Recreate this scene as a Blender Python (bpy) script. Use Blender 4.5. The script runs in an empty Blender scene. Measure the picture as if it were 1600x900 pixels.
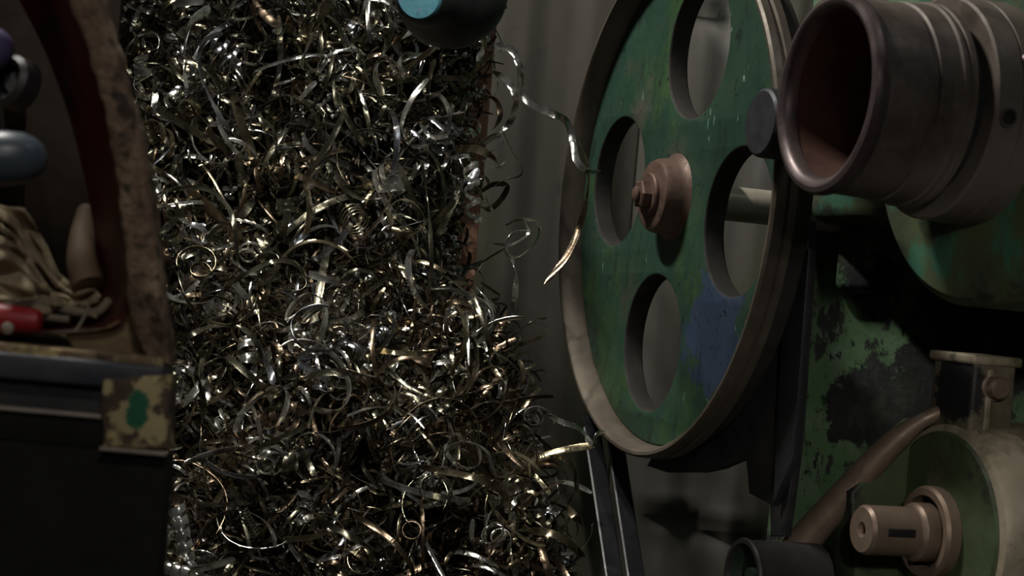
import bpy, bmesh, math
import numpy as np
from mathutils import Vector, Matrix

sc = bpy.context.scene
col = sc.collection
RNG = np.random.default_rng(7)

# ------------------------------------------------------------------ camera
F = 2667.0                                   # focal length in pixels of the 1600 px wide frame
ROLL = math.radians(5.0)
CAM = np.array([0.0, 0.0, 0.95])
RV = np.array([math.cos(ROLL), 0, math.sin(ROLL)])
UV = np.array([-math.sin(ROLL), 0, math.cos(ROLL)])
FV = np.array([0.0, 1.0, 0.0])


def P(x, y, Y):
    """world point seen at photo position (x, y) standing at distance Y"""
    return CAM + Y * (FV + (x - 800) / F * RV - (y - 450) / F * UV)


cd = bpy.data.cameras.new('camera')
cd.sensor_width = 36.0
cd.lens = F / 1600 * 36.0
cd.clip_start = 0.05
cd.dof.use_dof = True
cd.dof.focus_distance = 2.25
cd.dof.aperture_fstop = 7.1
cam = bpy.data.objects.new('camera', cd)
col.objects.link(cam)
cam.matrix_world = Matrix(((RV[0], UV[0], 0, CAM[0]), (RV[1], UV[1], -1, CAM[1]), (RV[2], UV[2], 0, CAM[2]), (0, 0, 0, 1)))
sc.camera = cam

# ------------------------------------------------------------------ light
sc.view_settings.view_transform = 'Standard'
sc.view_settings.look = 'None'
sc.view_settings.gamma = 1.0
sc.view_settings.use_curve_mapping = False
sc.view_settings.exposure = 0.0
w = bpy.data.worlds.new('workshop_air')
sc.world = w
w.use_nodes = True
bgn = w.node_tree.nodes['Background']
bgn.inputs[0].default_value = (0.75, 0.85, 1.0, 1)
bgn.inputs[1].default_value = 0.012


def tube_or_fill_light(name, loc, target, sx, sy, power, colr):
    ld = bpy.data.lights.new(name, 'AREA')
    ld.shape = 'RECTANGLE'
    ld.size, ld.size_y = sx, sy
    ld.energy = power
    ld.color = colr
    o = bpy.data.objects.new(name, ld)
    col.objects.link(o)
    o.location = loc
    o.rotation_euler = (Vector(target) - Vector(loc)).to_track_quat('-Z', 'Y').to_euler()
    return o


tube_or_fill_light('ceiling_or_fill_light', (-1.0, 2.0, 2.9), (0.2, 2.2, 1.0), 0.6, 0.06, 46, (1.0, 0.97, 0.90))
tube_or_fill_light('ceiling_or_fill_light', (1.2, 1.0, 3.05), (0.5, 2.2, 0.9), 0.9, 0.08, 3, (0.92, 0.97, 1.0))
tube_or_fill_light('ceiling_or_fill_light', (0.35, -1.8, 2.0), (0.4, 2.2, 0.8), 1.2, 0.10, 6, (1.0, 0.97, 0.94))  # unseen fill added in front, below ceiling height, to brighten the column


def fill_spot(loc, target, power, deg, blend, radius):
    ld = bpy.data.lights.new('fill_spot_light', 'SPOT')
    ld.energy, ld.spot_size, ld.spot_blend, ld.shadow_soft_size = power, math.radians(deg), blend, radius
    ld.color = (1.0, 0.96, 0.87)
    o = bpy.data.objects.new('fill_spot_light', ld)
    col.objects.link(o)
    o.location = loc
    o.rotation_euler = (Vector(target) - Vector(loc)).to_track_quat('-Z', 'Y').to_euler()


fill_spot((-0.25, 0.55, 2.35), (-0.26, 2.2, 0.80), 125, 26, 0.6, 0.018)  # unseen spot added to lift the heap
fill_spot((0.05, 0.9, 2.85), (-0.26, 2.2, 0.88), 100, 24, 0.6, 0.018)  # second added spot, for more glints on the heap
fill_spot((-0.80, 1.0, 2.65), (-0.26, 2.2, 0.72), 110, 26, 0.6, 0.018)  # third added spot, for heap glints from the left
fill_spot((0.25, -0.15, 1.38), (0.575, 2.25, 0.72), 30, 18, 0.6, 0.05)  # added spot near the camera, brightens column and bearing
fill_spot((-0.05, 0.15, 1.95), (-0.40, 1.33, 0.97), 13, 26, 0.5, 0.03)  # added spot, brightens the left machine alone


# ------------------------------------------------------------------ materials
class NT:
    def __init__(self, name):
        self.m = bpy.data.materials.new(name)
        self.m.use_nodes = True
        self.t = self.m.node_tree
        self.b = self.t.nodes['Principled BSDF']

    def n(self, kind, **kw):
        nd = self.t.nodes.new(kind)
        for k, v in kw.items():
            setattr(nd, k, v)
        return nd

    def l(self, a, b):
        self.t.links.new(a, b)


def vcol(c):
    return (c[0], c[1], c[2], 1)


def noise(nt, src, scale, detail=6, rough=0.6, off=0.0, stretch=(1, 1, 1), distort=0.0):
    mp = nt.n('ShaderNodeMapping')
    mp.inputs['Location'].default_value = (off, off * 1.7, off * 0.6)
    mp.inputs['Scale'].default_value = stretch
    nt.l(src, mp.inputs[0])
    nz = nt.n('ShaderNodeTexNoise')
    nz.inputs['Scale'].default_value = scale
    nz.inputs['Detail'].default_value = detail
    nz.inputs['Roughness'].default_value = rough
    nz.inputs['Distortion'].default_value = distort
    nt.l(mp.outputs[0], nz.inputs['Vector'])
    return nz.outputs['Fac']


def mrange(nt, src, lo, hi, a=0.0, b=1.0):
    m = nt.n('ShaderNodeMapRange')
    m.clamp = True
    for k, v in zip((1, 2, 3, 4), (lo, hi, a, b)):
        m.inputs[k].default_value = v
    nt.l(src, m.inputs[0])
    return m.outputs[0]


def mixc(nt, fac, a, b):
    m = nt.n('ShaderNodeMix', data_type='RGBA')
    if hasattr(fac, 'links'):
        nt.l(fac, m.inputs[0])
    else:
        m.inputs[0].default_value = fac
    for s, v in ((6, a), (7, b)):
        if isinstance(v, tuple):
            m.inputs[s].default_value = vcol(v)
        else:
            nt.l(v, m.inputs[s])
    return m.outputs[2]


def surf(name, c0, c1, scale=20, layers=(), spots=(), rough=(0.5, 0.8), metal=0.0, bump=0.3, bscale=90, bdist=0.002, stretch=(1, 1, 1), spec=0.4, over=()):
    """worn surface: two base tones, then layers (colour, scale, lo, hi, offset, stretch) and stain or shade spots (point, radius, colour, raggedness)"""
    nt = NT(name)
    geo = nt.n('ShaderNodeNewGeometry').outputs['Position']
    base = mixc(nt, mrange(nt, noise(nt, geo, scale, stretch=stretch), 0.35, 0.65), c0, c1)
    for i, L in enumerate(layers):
        c, s, lo, hi = L[:4]
        st = L[4] if len(L) > 4 else (1, 1, 1)
        base = mixc(nt, mrange(nt, noise(nt, geo, s, off=3.1 * (i + 1), stretch=st, detail=8, rough=0.65), lo, hi), base, c)
    for i, (pt, rad, c, rag) in enumerate(spots):
        d = nt.n('ShaderNodeVectorMath', operation='DISTANCE')
        nt.l(geo, d.inputs[0])
        d.inputs[1].default_value = tuple(pt)
        nz = noise(nt, geo, 1.7 / rad, off=9.7 * (i + 1), detail=10, rough=0.72)
        ad = nt.n('ShaderNodeMath', operation='MULTIPLY_ADD')
        nt.l(nz, ad.inputs[0])
        ad.inputs[1].default_value = rag * 2.6 * rad
        nt.l(d.outputs['Value'], ad.inputs[2])
        base = mixc(nt, mrange(nt, ad.outputs[0], rad * (0.92 + rag * 1.3), rad * (1.06 + rag * 1.3), 1.0, 0.0), base, c)
    for i, L in enumerate(over):
        c, s, lo, hi = L[:4]
        st = L[4] if len(L) > 4 else (1, 1, 1)
        base = mixc(nt, mrange(nt, noise(nt, geo, s, off=20 + 3.1 * i, stretch=st, detail=9, rough=0.68), lo, hi), base, c)
    nt.l(base, nt.b.inputs['Base Color'])
    rn = noise(nt, geo, scale * 2.3, off=5.0)
    nt.l(mrange(nt, rn, 0.3, 0.7, rough[0], rough[1]), nt.b.inputs['Roughness'])
    nt.b.inputs['Metallic'].default_value = metal
    nt.b.inputs['Specular IOR Level'].default_value = spec
    if bump:
        bp = nt.n('ShaderNodeBump')
        bp.inputs['Strength'].default_value = bump
        bp.inputs['Distance'].default_value = bdist
        nt.l(noise(nt, geo, bscale, off=2.0, detail=7), bp.inputs['Height'])
        nt.l(bp.outputs[0], nt.b.inputs['Normal'])
    return nt.m


def metal_mat(name, c0, c1, r0, r1, bump=0.65):
    """bare turned ribbon: fine cross marks left by the cutting tool, tempered tint"""
    nt = NT(name)
    uv = nt.n('ShaderNodeUVMap').outputs[0]
    geo = nt.n('ShaderNodeNewGeometry').outputs['Position']
    tint = mixc(nt, mrange(nt, noise(nt, geo, 38, detail=3), 0.4, 0.6), c0, c1)
    nt.l(tint, nt.b.inputs['Base Color'])
    nt.b.inputs['Metallic'].default_value = 0.93
    nt.l(mrange(nt, noise(nt, geo, 25, off=4), 0.35, 0.65, r0, r1), nt.b.inputs['Roughness'])
    bp = nt.n('ShaderNodeBump')
    bp.inputs['Strength'].default_value = bump
    bp.inputs['Distance'].default_value = 0.0006
    nt.l(noise(nt, uv, 330, detail=3, stretch=(1, 0.05, 1)), bp.inputs['Height'])
    nt.l(bp.outputs[0], nt.b.inputs['Normal'])
    return nt.m


# ------------------------------------------------------------------ mesh helpers
def link(name, me, mats, parent=None, origin=None, smooth=True):
    """one mesh object; vertices arrive in world space and are moved to the origin / the parent's origin"""
    if smooth:
        me.polygons.foreach_set('use_smooth', [True] * len(me.polygons))
    o = bpy.data.objects.new(name, me)
    col.objects.link(o)
    for m in (mats if isinstance(mats, (list, tuple)) else [mats]):
        me.materials.append(m)
    if parent is not None:
        mw = parent
        off = Vector((0, 0, 0))
        while mw is not None:
            off += mw.location
            mw = mw.parent
        o.parent = parent
        me.transform(Matrix.Translation(-off))
    else:
        co = np.empty(len(me.vertices) * 3)
        me.vertices.foreach_get('co', co)
        co = co.reshape(-1, 3)
        if origin is None:
            mn, mx = co.min(0), co.max(0)
            origin = ((mn[0] + mx[0]) / 2, (mn[1] + mx[1]) / 2, mn[2])
        me.transform(Matrix.Translation(-Vector(origin)))
        o.location = origin
    return o


def tag(o, label, cat, group=None, kind=None):
    o['label'] = label
    o['category'] = cat
    if group:
        o['group'] = group
    if kind:
        o['kind'] = kind
    return o


def struct(o, label=None):
    o['kind'] = 'structure'
    if label:
        o['label'] = label
    return o


def thing(name, label, cat, loc, group=None):
    o = bpy.data.objects.new(name, None)
    o.empty_display_size = 0.05
    col.objects.link(o)
    o.location = tuple(loc)
    return tag(o, label, cat, group)


def pyd(verts, faces):
    me = bpy.data.meshes.new('mesh')
    me.from_pydata([tuple(v) for v in verts], [], [tuple(f) for f in faces])
    me.update()
    return me


def sharpen(me, ang=40):
    me.polygons.foreach_set('use_smooth', [True] * len(me.polygons))
    bm = bmesh.new()
    bm.from_mesh(me)
    bmesh.ops.recalc_face_normals(bm, faces=bm.faces)
    for e in bm.edges:
        if len(e.link_faces) == 2 and e.calc_face_angle(0) > math.radians(ang):
            e.smooth = False
    bm.to_mesh(me)
    bm.free()
    return me


def basis(ax):
    ax = np.array(ax, float)
    ax /= np.linalg.norm(ax)
    up = np.array([0, 0, 1.0]) if abs(ax[2]) < 0.9 else np.array([1.0, 0, 0])
    e1 = np.cross(up, ax)
    e1 /= np.linalg.norm(e1)
    return ax, e1, np.cross(ax, e1)


def lathe(origin, ax, prof, seg=64, closed=False):
    """turn a profile of (distance along axis, radius) about the axis"""
    ax, e1, e2 = basis(ax)
    o = np.array(origin, float)
    t = np.arange(seg) / seg * 2 * math.pi
    ring = np.cos(t)[:, None] * e1 + np.sin(t)[:, None] * e2
    V, Fc = [], []
    for s, r in prof:
        V.extend(o + ax * s + ring * max(r, 1e-5))
    k = len(prof)
    for i in range(k if closed else k - 1):
        j = (i + 1) % k
        for q in range(seg):
            q2 = (q + 1) % seg
            Fc.append((i * seg + q, i * seg + q2, j * seg + q2, j * seg + q))
    return sharpen(pyd(V, Fc), 35)


def box(origin, ex, ey, ez, lo, hi, bev=0.0, taper=1.0):
    """block in the frame (origin; ex, ey, ez)"""
    o = np.array(origin, float)
    A = np.array([ex, ey, ez], float)
    bm = bmesh.new()
    vs = []
    for z in (0, 1):
        for (x, y) in ((0, 0), (1, 0), (1, 1), (0, 1)):
            p = [lo[0] if not x else hi[0], lo[1] if not y else hi[1], lo[2] if not z else hi[2]]
            if z:
                cx, cy = (lo[0] + hi[0]) / 2, (lo[1] + hi[1]) / 2
                p[0], p[1] = cx + (p[0] - cx) * taper, cy + (p[1] - cy) * taper
            vs.append(bm.verts.new(tuple(o + np.array(p) @ A)))
    for f in ((0, 3, 2, 1), (4, 5, 6, 7), (0, 1, 5, 4), (1, 2, 6, 5), (2, 3, 7, 6), (3, 0, 4, 7)):
        bm.faces.new([vs[i] for i in f])
    if bev:
        bmesh.ops.bevel(bm, geom=list(bm.edges), offset=bev, segments=3, profile=0.5, affect='EDGES')
    me = bpy.data.meshes.new('mesh')
    bm.to_mesh(me)
    bm.free()
    return sharpen(me, 50)


def plate(outline, holes, thick, bev, M4):
    """flat plate from 2D outlines (holes cut through), rounded edges, placed by a 4x4 matrix; grows along local -z..0"""
    cu = bpy.data.curves.new('outline', 'CURVE')
    cu.dimensions = '2D'
    cu.fill_mode = 'BOTH'
    for ring in [outline] + list(holes):
        sp = cu.splines.new('POLY')
        sp.points.add(len(ring) - 1)
        for p, q in zip(sp.points, ring):
            p.co = (q[0], q[1], 0, 1)
        sp.use_cyclic_u = True
    cu.extrude = thick / 2 - bev
    cu.bevel_depth = bev
    cu.bevel_resolution = 2
    cu.offset = -bev
    ob = bpy.data.objects.new('tmp', cu)
    col.objects.link(ob)
    me = bpy.data.meshes.new_from_object(ob.evaluated_get(bpy.context.evaluated_depsgraph_get()))
    bpy.data.objects.remove(ob)
    bpy.data.curves.remove(cu)
    me.materials.clear()
    me.transform(M4 @ Matrix.Translation((0, 0, -thick / 2)))
    bm = bmesh.new()
    bm.from_mesh(me)
    bmesh.ops.remove_doubles(bm, verts=bm.verts, dist=1e-5)
    bm.to_mesh(me)
    bm.free()
    return sharpen(me, 40)


def m4(o, ex, ey, ez):
    return Matrix([[ex[i], ey[i], ez[i], o[i]] for i in range(3)] + [[0, 0, 0, 1]])


def smooth_path(pts, n):
    """Catmull-Rom through points"""
    p = np.array(pts, float)
    p = np.vstack([2 * p[0] - p[1], p, 2 * p[-1] - p[-2]])
    k = len(p) - 3
    out = []
    for t in np.linspace(0, k - 1e-6, n):
        i = int(t)
        u = t - i
        a, b, c, d = p[i:i + 4]
        out.append(0.5 * ((2 * b) + (-a + c) * u + (2 * a - 5 * b + 4 * c - d) * u * u + (-a + 3 * b - 3 * c + d) * u ** 3))
    return np.array(out)


def tube(pts, rad, n=40, seg=10, taper=None):
    c = smooth_path(pts, n)
    T = np.gradient(c, axis=0)
    T /= np.linalg.norm(T, axis=1)[:, None]
    e = np.cross(T[0], (0.3, 0.2, 0.9))
    V, Fc = [], []
    for i in range(n):
        e = e - T[i] * (e @ T[i])
        e /= np.linalg.norm(e)
        b = np.cross(T[i], e)
        r = rad if taper is None else rad * np.interp(i / (n - 1), [q[0] for q in taper], [q[1] for q in taper])
        for q in range(seg):
            a = q / seg * 2 * math.pi
            V.append(c[i] + r * (math.cos(a) * e + math.sin(a) * b))
    for i in range(n - 1):
        for q in range(seg):
            q2 = (q + 1) % seg
            Fc.append((i * seg + q, i * seg + q2, (i + 1) * seg + q2, (i + 1) * seg + q))
    Fc.append(tuple(range(seg))[::-1])
    Fc.append(tuple((n - 1) * seg + q for q in range(seg)))
    return sharpen(pyd(V, Fc), 60)


def grid(fn, nu, nv):
    V = [fn(i / (nu - 1), j / (nv - 1)) for j in range(nv) for i in range(nu)]
    Fc = [(j * nu + i, j * nu + i + 1, (j + 1) * nu + i + 1, (j + 1) * nu + i) for j in range(nv - 1) for i in range(nu - 1)]
    return pyd(V, Fc)


def circle2(cx, cy, r, n=64):
    return [(cx + r * math.cos(k / n * 2 * math.pi), cy + r * math.sin(k / n * 2 * math.pi)) for k in range(n)]


# axis shared by the turning parts of the machine on the right: towards the viewer's left
AX = math.radians(71)
N = np.array([-math.sin(AX), -math.cos(AX), 0])
D = np.array([math.cos(AX), -math.sin(AX), 0])
Z = np.array([0, 0, 1.0])
BX, BY = np.array([1.0, 0, 0]), np.array([0, 1.0, 0])


def on_plane(x, y, o, nrm):
    r = P(x, y, 1.0) - CAM
    return CAM + r * (((o - CAM) @ nrm) / (r @ nrm))


# ------------------------------------------------------------------ setting: floor and sheet-metal wall
M_floor = surf('oily_concrete', (0.045, 0.04, 0.034), (0.09, 0.082, 0.07), 6, layers=[((0.015, 0.013, 0.012), 3, 0.5, 0.62)], rough=(0.35, 0.8))
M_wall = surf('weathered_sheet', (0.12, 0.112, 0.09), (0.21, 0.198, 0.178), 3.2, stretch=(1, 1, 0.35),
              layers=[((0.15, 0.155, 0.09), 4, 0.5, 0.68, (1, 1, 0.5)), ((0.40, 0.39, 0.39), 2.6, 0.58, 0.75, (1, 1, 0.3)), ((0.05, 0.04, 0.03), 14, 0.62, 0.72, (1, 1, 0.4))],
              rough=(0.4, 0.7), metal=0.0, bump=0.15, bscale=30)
M_wall_shade = surf('shade_toned_sheet', (0.04, 0.037, 0.027), (0.085, 0.078, 0.064), 3.2, stretch=(1, 1, 0.35),
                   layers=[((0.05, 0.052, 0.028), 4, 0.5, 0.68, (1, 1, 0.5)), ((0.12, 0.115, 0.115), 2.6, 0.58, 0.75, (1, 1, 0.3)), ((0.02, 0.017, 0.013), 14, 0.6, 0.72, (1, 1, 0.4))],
                   rough=(0.5, 0.8), bump=0.2, bscale=30)  # brown sheet darkened to paint in the shade between heap and wheel
struct(link('floor', box((0, 0, 0), BX, BY, Z, (-4, -4, -0.05), (4, 3.3, 0.0)), M_floor))

WY = 3.05
dents = [(P(1047, 797, WY), 0.055, 0.028), (P(1140, 832, WY), 0.06, 0.03), (P(1105, 25, WY), 0.05, 0.02)]


def wall_fn(x0, x1):
    def fn(u, v):
        x = x0 + (x1 - x0) * u
        z = 2.6 * v
        ph = ((x + 0.035) / 0.16) % 1.0
        tri = abs(ph - 0.5) * 2
        tri = min(1, max(0, (tri - 0.2) * 1.7))
        y = WY - 0.012 * tri * tri * (3 - 2 * tri)
        for c, r, a in dents:
            q = math.exp(-(((x - c[0]) / r) ** 2 + ((z - c[2] + 0.35 * (x - c[0])) / (r * 0.42)) ** 2))
            y += a * q * (1 if z < c[2] else -0.6)
        return (x, y + 0.006 * math.sin(2.3 * x + 1.7 * z), z)
    return fn


wb = link('wall_back', box((0, WY + 0.03, 0), BX, BY, Z, (-2.2, 0, 0), (2.2, 0.06, 2.6)), M_wall)
struct(wb, 'grey-brown corrugated sheet metal wall behind the wheel')
for i, (a, b, mw_) in enumerate(((-2.2, -0.74, M_wall_shade), (-0.76, 0.20, M_wall_shade), (0.18, 0.98, M_wall), (0.96, 2.2, M_wall))):
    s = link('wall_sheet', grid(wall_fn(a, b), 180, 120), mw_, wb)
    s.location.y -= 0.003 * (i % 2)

# ------------------------------------------------------------------ spoked wheel
M_wheel = surf('worn_green_paint', (0.021, 0.058, 0.039), (0.032, 0.075, 0.046), 9,
               layers=[((0.045, 0.095, 0.035), 7, 0.52, 0.64), ((0.085, 0.085, 0.065), 5, 0.60, 0.72), ((0.02, 0.035, 0.03), 28, 0.62, 0.7), ((0.26, 0.42, 0.36), 40, 0.665, 0.70, (1, 1, 0.35))],
               spots=[(on_plane(1132, 520, P(1056, 308, 2.33), N), 0.085, (0.04, 0.062, 0.11), 0.9)],
               over=[((0.016, 0.026, 0.024), 30, 0.54, 0.70, (1, 1, 0.3)), ((0.075, 0.07, 0.052), 6, 0.58, 0.74), ((0.012, 0.016, 0.016), 75, 0.60, 0.66), ((0.22, 0.36, 0.30), 55, 0.665, 0.70, (1, 1, 0.35))],
               rough=(0.4, 0.62), bump=0.3, bscale=60)
M_rim = surf('worn_rim_iron', (0.11, 0.09, 0.07), (0.16, 0.135, 0.105), 12, layers=[((0.09, 0.08, 0.06), 8, 0.55, 0.7)], rough=(0.35, 0.6), metal=0.35, bump=0.15)
M_hub = surf('rusty_hub_iron', (0.115, 0.07, 0.05), (0.16, 0.10, 0.078), 30, layers=[((0.07, 0.05, 0.04), 25, 0.55, 0.7)], rough=(0.4, 0.7), metal=0.3, bump=0.3)
M_shaft = surf('bright_steel_shaft', (0.42, 0.38, 0.30), (0.5, 0.46, 0.38), 40, rough=(0.25, 0.36), metal=0.25, bump=0.05)
M_dark = surf('black_oily_iron', (0.016, 0.016, 0.018), (0.03, 0.029, 0.03), 20, layers=[((0.045, 0.035, 0.03), 12, 0.6, 0.75)], rough=(0.4, 0.7), bump=0.2)
M_belt = surf('black_rubber_belt', (0.006, 0.0065, 0.008), (0.010, 0.0105, 0.012), 40, rough=(0.7, 0.9), bump=0.2, spec=0.15)

WC = P(1021, 305, 2.3)
wheel = thing('flywheel', 'large green cast-iron belt wheel with four round holes and a rusty hub', 'wheel', WC + np.array([0, 0, -0.356]))
link('rim', lathe(WC, N, [(-0.001, 0.342), (0.002, 0.345), (0.002, 0.349), (-0.001, 0.352), (-0.010, 0.353), (-0.012, 0.349), (-0.016, 0.349), (-0.018, 0.353), (-0.028, 0.353), (-0.031, 0.347), (-0.031, 0.336), (-0.026, 0.336)], 128, closed=True), M_rim, wheel)
holes = [circle2(0.202 * math.cos(math.radians(a)), 0.202 * math.sin(math.radians(a)), 0.093, 64) for a in (79, 172, -99, -10)]
web = link('web', plate(circle2(0, 0, 0.3365, 128), holes, 0.030, 0.004, m4(WC - N * 0.029, D, Z, N)), [M_wheel, surf('shaded_hole_walls', (0.02, 0.017, 0.014), (0.035, 0.03, 0.025), 22, layers=[((0.02, 0.02, 0.018), 12, 0.5, 0.65)], rough=(0.6, 0.85))], wheel)
for pf in web.data.polygons:                 # walls of the four holes: their shade is put into a dark colour
    if abs(np.array(pf.normal) @ N) < 0.75:
        pf.material_index = 1
link('hub', lathe(WC - N * 0.032, N, [(0, 0.064), (0.006, 0.056), (0.014, 0.052), (0.028, 0.050), (0.034, 0.047), (0.036, 0.043), (0.036, 0.0)], 56), M_hub, wheel)
link('washer', lathe(WC + N * 0.0035, N, [(0, 0.030), (0.005, 0.030), (0.007, 0.028), (0.007, 0.0)], 40), M_hub, wheel)
nut = link('nut', lathe(WC + N * 0.010, N, [(0, 0.020), (0.011, 0.020), (0.013, 0.017), (0.013, 0.0)], 6), M_hub, wheel, smooth=False)
link('stud', lathe(WC + N * 0.022, N, [(0, 0.010), (0.005, 0.010), (0.007, 0.007), (0.007, 0.0)], 20), M_hub, nut)
link('axle', lathe(WC - N * 0.055, -N, [(0, 0.024), (0.34, 0.024)], 40), M_shaft, wheel)
link('back_hub', lathe(WC - N * 0.055, -N, [(-0.01, 0.06), (0.03, 0.05), (0.035, 0.045), (0.035, 0.0)], 40), M_hub, wheel)

# belts running down from the wheel to a motor below
for k, (a, b, lab) in enumerate((((922, 650), (969, 960), 'black rubber drive belt left of its twin below the green wheel'),
                                 ((955, 645), (1003, 960), 'black rubber drive belt right of its twin below the green wheel'))):
    p0, p1 = P(a[0], a[1], 2.52), P(b[0], b[1], 2.36)
    p1 = p1 + (p1 - p0) * 1.2
    dr = (p1 - p0) / np.linalg.norm(p1 - p0)
    sd = np.cross(dr, FV)
    sd /= np.linalg.norm(sd)
    bk = np.cross(sd, dr)
    bo = thing('drive_belt', lab, 'belt', p1, 'drive belts of the green wheel')
    L = np.linalg.norm(p1 - p0)
    link('belt_body', box(p0, sd, bk, dr, (-0.0118, -0.005, 0), (0.0118, 0.005, L), 0.002), M_belt, bo)
    link('worn_edge', box(p0 + (-bk if bk[1] > 0 else bk) * 0.0055, sd, bk, dr, (-0.0125, -0.001, 0.02), (-0.0095, 0.001, L), 0.0004), surf('worn_belt_edge', (0.14, 0.14, 0.15), (0.2, 0.2, 0.2), 60, rough=(0.3, 0.5)), bo)

# black guard sheet behind the wheel
GO = WC - N * 0.075
gp = [(1262, 345), (1263, 390), (1243, 690), (1223, 838), (1203, 838), (1203, 788), (1170, 771), (1165, 716), (1150, 721), (1125, 732), (1095, 738), (1040, 738), (1010, 728), (1060, 640), (1125, 545), (1175, 480), (1222, 400), (1240, 345)]
g2 = []
for x, y in gp:
    q = on_plane(x, y, GO, N) - GO
    g2.append((q @ D, q[2]))
guard = tag(link('belt_guard', plate(g2, [], 0.012, 0.002, m4(GO, D, Z, N)), M_dark), 'black sheet-iron guard behind the lower right of the green wheel', 'guard')

gq = [on_plane(x, y, GO + N * 0.012, N) - GO for x, y in ((1226, 392), (1262, 388), (1238, 715), (1206, 790))]
link('guard_flange', plate([(q @ D, q[2]) for q in gq], [], 0.010, 0.002, m4(GO + N * 0.011, D, Z, N)), surf('slate_painted_iron', (0.016, 0.0165, 0.019), (0.026, 0.026, 0.029), 25, rough=(0.4, 0.6)), guard)

# ------------------------------------------------------------------ green machine column
cx = P(1243, 300, 2.42)
CEX, CEY = np.array([0.88, -0.475, 0]), np.array([0.475, 0.88, 0])


def oc(x, y):
    return on_plane(x, y, cx, CEY)


gspots = [(oc(1345, 640), 0.055, (0.016, 0.017, 0.017), 0.9), (oc(1365, 445), 0.045, (0.028, 0.026, 0.032), 0.8),
          (oc(1320, 370), 0.05, (0.03, 0.035, 0.018), 0.9), (oc(1440, 640), 0.08, (0.015, 0.016, 0.015), 0.9), (oc(1540, 520), 0.09, (0.015, 0.016, 0.015), 0.9)]
M_col = surf('flaking_green_paint', (0.07, 0.14, 0.06), (0.105, 0.175, 0.088), 14,
             layers=[((0.13, 0.18, 0.13), 17, 0.52, 0.66, (1, 1, 0.5))],
             over=[((0.028, 0.03, 0.027), 34, 0.54, 0.58, (1, 1, 0.5)), ((0.03, 0.033, 0.022), 9, 0.57, 0.64, (1, 1, 0.6)), ((0.012, 0.012, 0.012), 80, 0.60, 0.64, (1, 1, 0.6))],
             spots=gspots, rough=(0.4, 0.7), bump=0.5, bscale=70)
M_boss = surf('grimy_green_casting', (0.045, 0.06, 0.035), (0.075, 0.095, 0.04), 8,
              layers=[((0.04, 0.13, 0.08), 13, 0.52, 0.6), ((0.012, 0.012, 0.012), 9, 0.55, 0.66)], rough=(0.4, 0.7), bump=0.4)
column = thing('machine_column', 'flaking green painted machine column behind the flywheel', 'machine', (cx[0] + 0.35, 2.5, 0))
CO = np.array([cx[0], cx[1], 0])
link('column_body', box(CO, CEX, CEY, Z, (0, 0, 0), (0.62, 0.40, 1.75), 0.006), M_col, column)
rp = oc(1350, 375)
link('raised_rib', box(rp, CEX, CEY, Z, (-0.03, -0.03, -0.075), (0.03, 0.01, 0.14), 0.014), M_col, column)
DS = 0.875
DC = P(1289, 146, 1.75)           # centre of the drum mouth
link('headstock_boss', lathe(DC - N * 0.185, -N, [(0.0, 0.085), (0.0, 0.195), (0.008, 0.204), (0.45, 0.206)], 96), M_boss, column)
hb = DC - N * 0.21
link('headstock_saddle', box(hb, -N, -D, Z, (0.08, 0.05, -0.10), (0.45, 0.55, 0.15), 0.02), M_boss, column)


# ------------------------------------------------------------------ hollow drum at the top right
M_drum = surf('brown_oiled_steel', (0.12, 0.094, 0.078), (0.17, 0.14, 0.118), 10, layers=[((0.15, 0.14, 0.12), 24, 0.58, 0.7, (1, 1, 1)), ((0.06, 0.045, 0.035), 7, 0.5, 0.64)], rough=(0.42, 0.62), metal=0.2, bump=0.15, bscale=50)
M_bore = surf('rust_red_bore', (0.055, 0.02, 0.014), (0.085, 0.034, 0.022), 14, layers=[((0.05, 0.02, 0.015), 9, 0.5, 0.62)], rough=(0.6, 0.85), bump=0.3)
M_lip = surf('plum_brown_lip', (0.10, 0.075, 0.075), (0.15, 0.115, 0.11), 20, rough=(0.3, 0.5), metal=0.5, bump=0.12)
def dl(o, ax, prof, *a, **k):
    return lathe(o, ax, [(p * DS * 0.86, q * DS) for p, q in prof], *a, **k)


drum = thing('hollow_drum', 'large brown steel drum with a rust-red hollow mouth at top right', 'drum', DC - N * 0.15 - Z * 0.13)
link('lip', dl(DC, N, [(-0.02, 0.099), (-0.006, 0.100), (0.0, 0.104), (0.003, 0.110), (0.001, 0.116), (-0.006, 0.1195), (-0.014, 0.119), (-0.02, 0.116)], 96, closed=True), M_lip, drum)
link('bore', dl(DC, N, [(-0.012, 0.1005), (-0.10, 0.094), (-0.13, 0.085), (-0.13, 0.0)], 72), M_bore, drum)
link('barrel', dl(DC, -N, [(0.018, 0.113), (0.03, 0.1155), (0.085, 0.117), (0.087, 0.1155), (0.092, 0.1155), (0.094, 0.1185), (0.125, 0.1195), (0.128, 0.122), (0.134, 0.122), (0.137, 0.1195), (0.140, 0.122), (0.148, 0.122), (0.152, 0.117), (0.152, 0.08)], 96), M_drum, drum)
link('neck', dl(DC, -N, [(0.15, 0.108), (0.172, 0.108)], 72), M_dark, drum)
collar = link('collar', dl(DC, -N, [(0.168, 0.095), (0.168, 0.131), (0.171, 0.134), (0.206, 0.135), (0.207, 0.133), (0.209, 0.133), (0.210, 0.135), (0.30, 0.136)], 96), M_drum, drum)
M_hole = surf('hole_shade_black', (0.006, 0.006, 0.006), (0.01, 0.009, 0.009), 30, rough=(0.6, 0.9), bump=0)  # flat black standing in for the shade inside sockets and keyway
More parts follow.
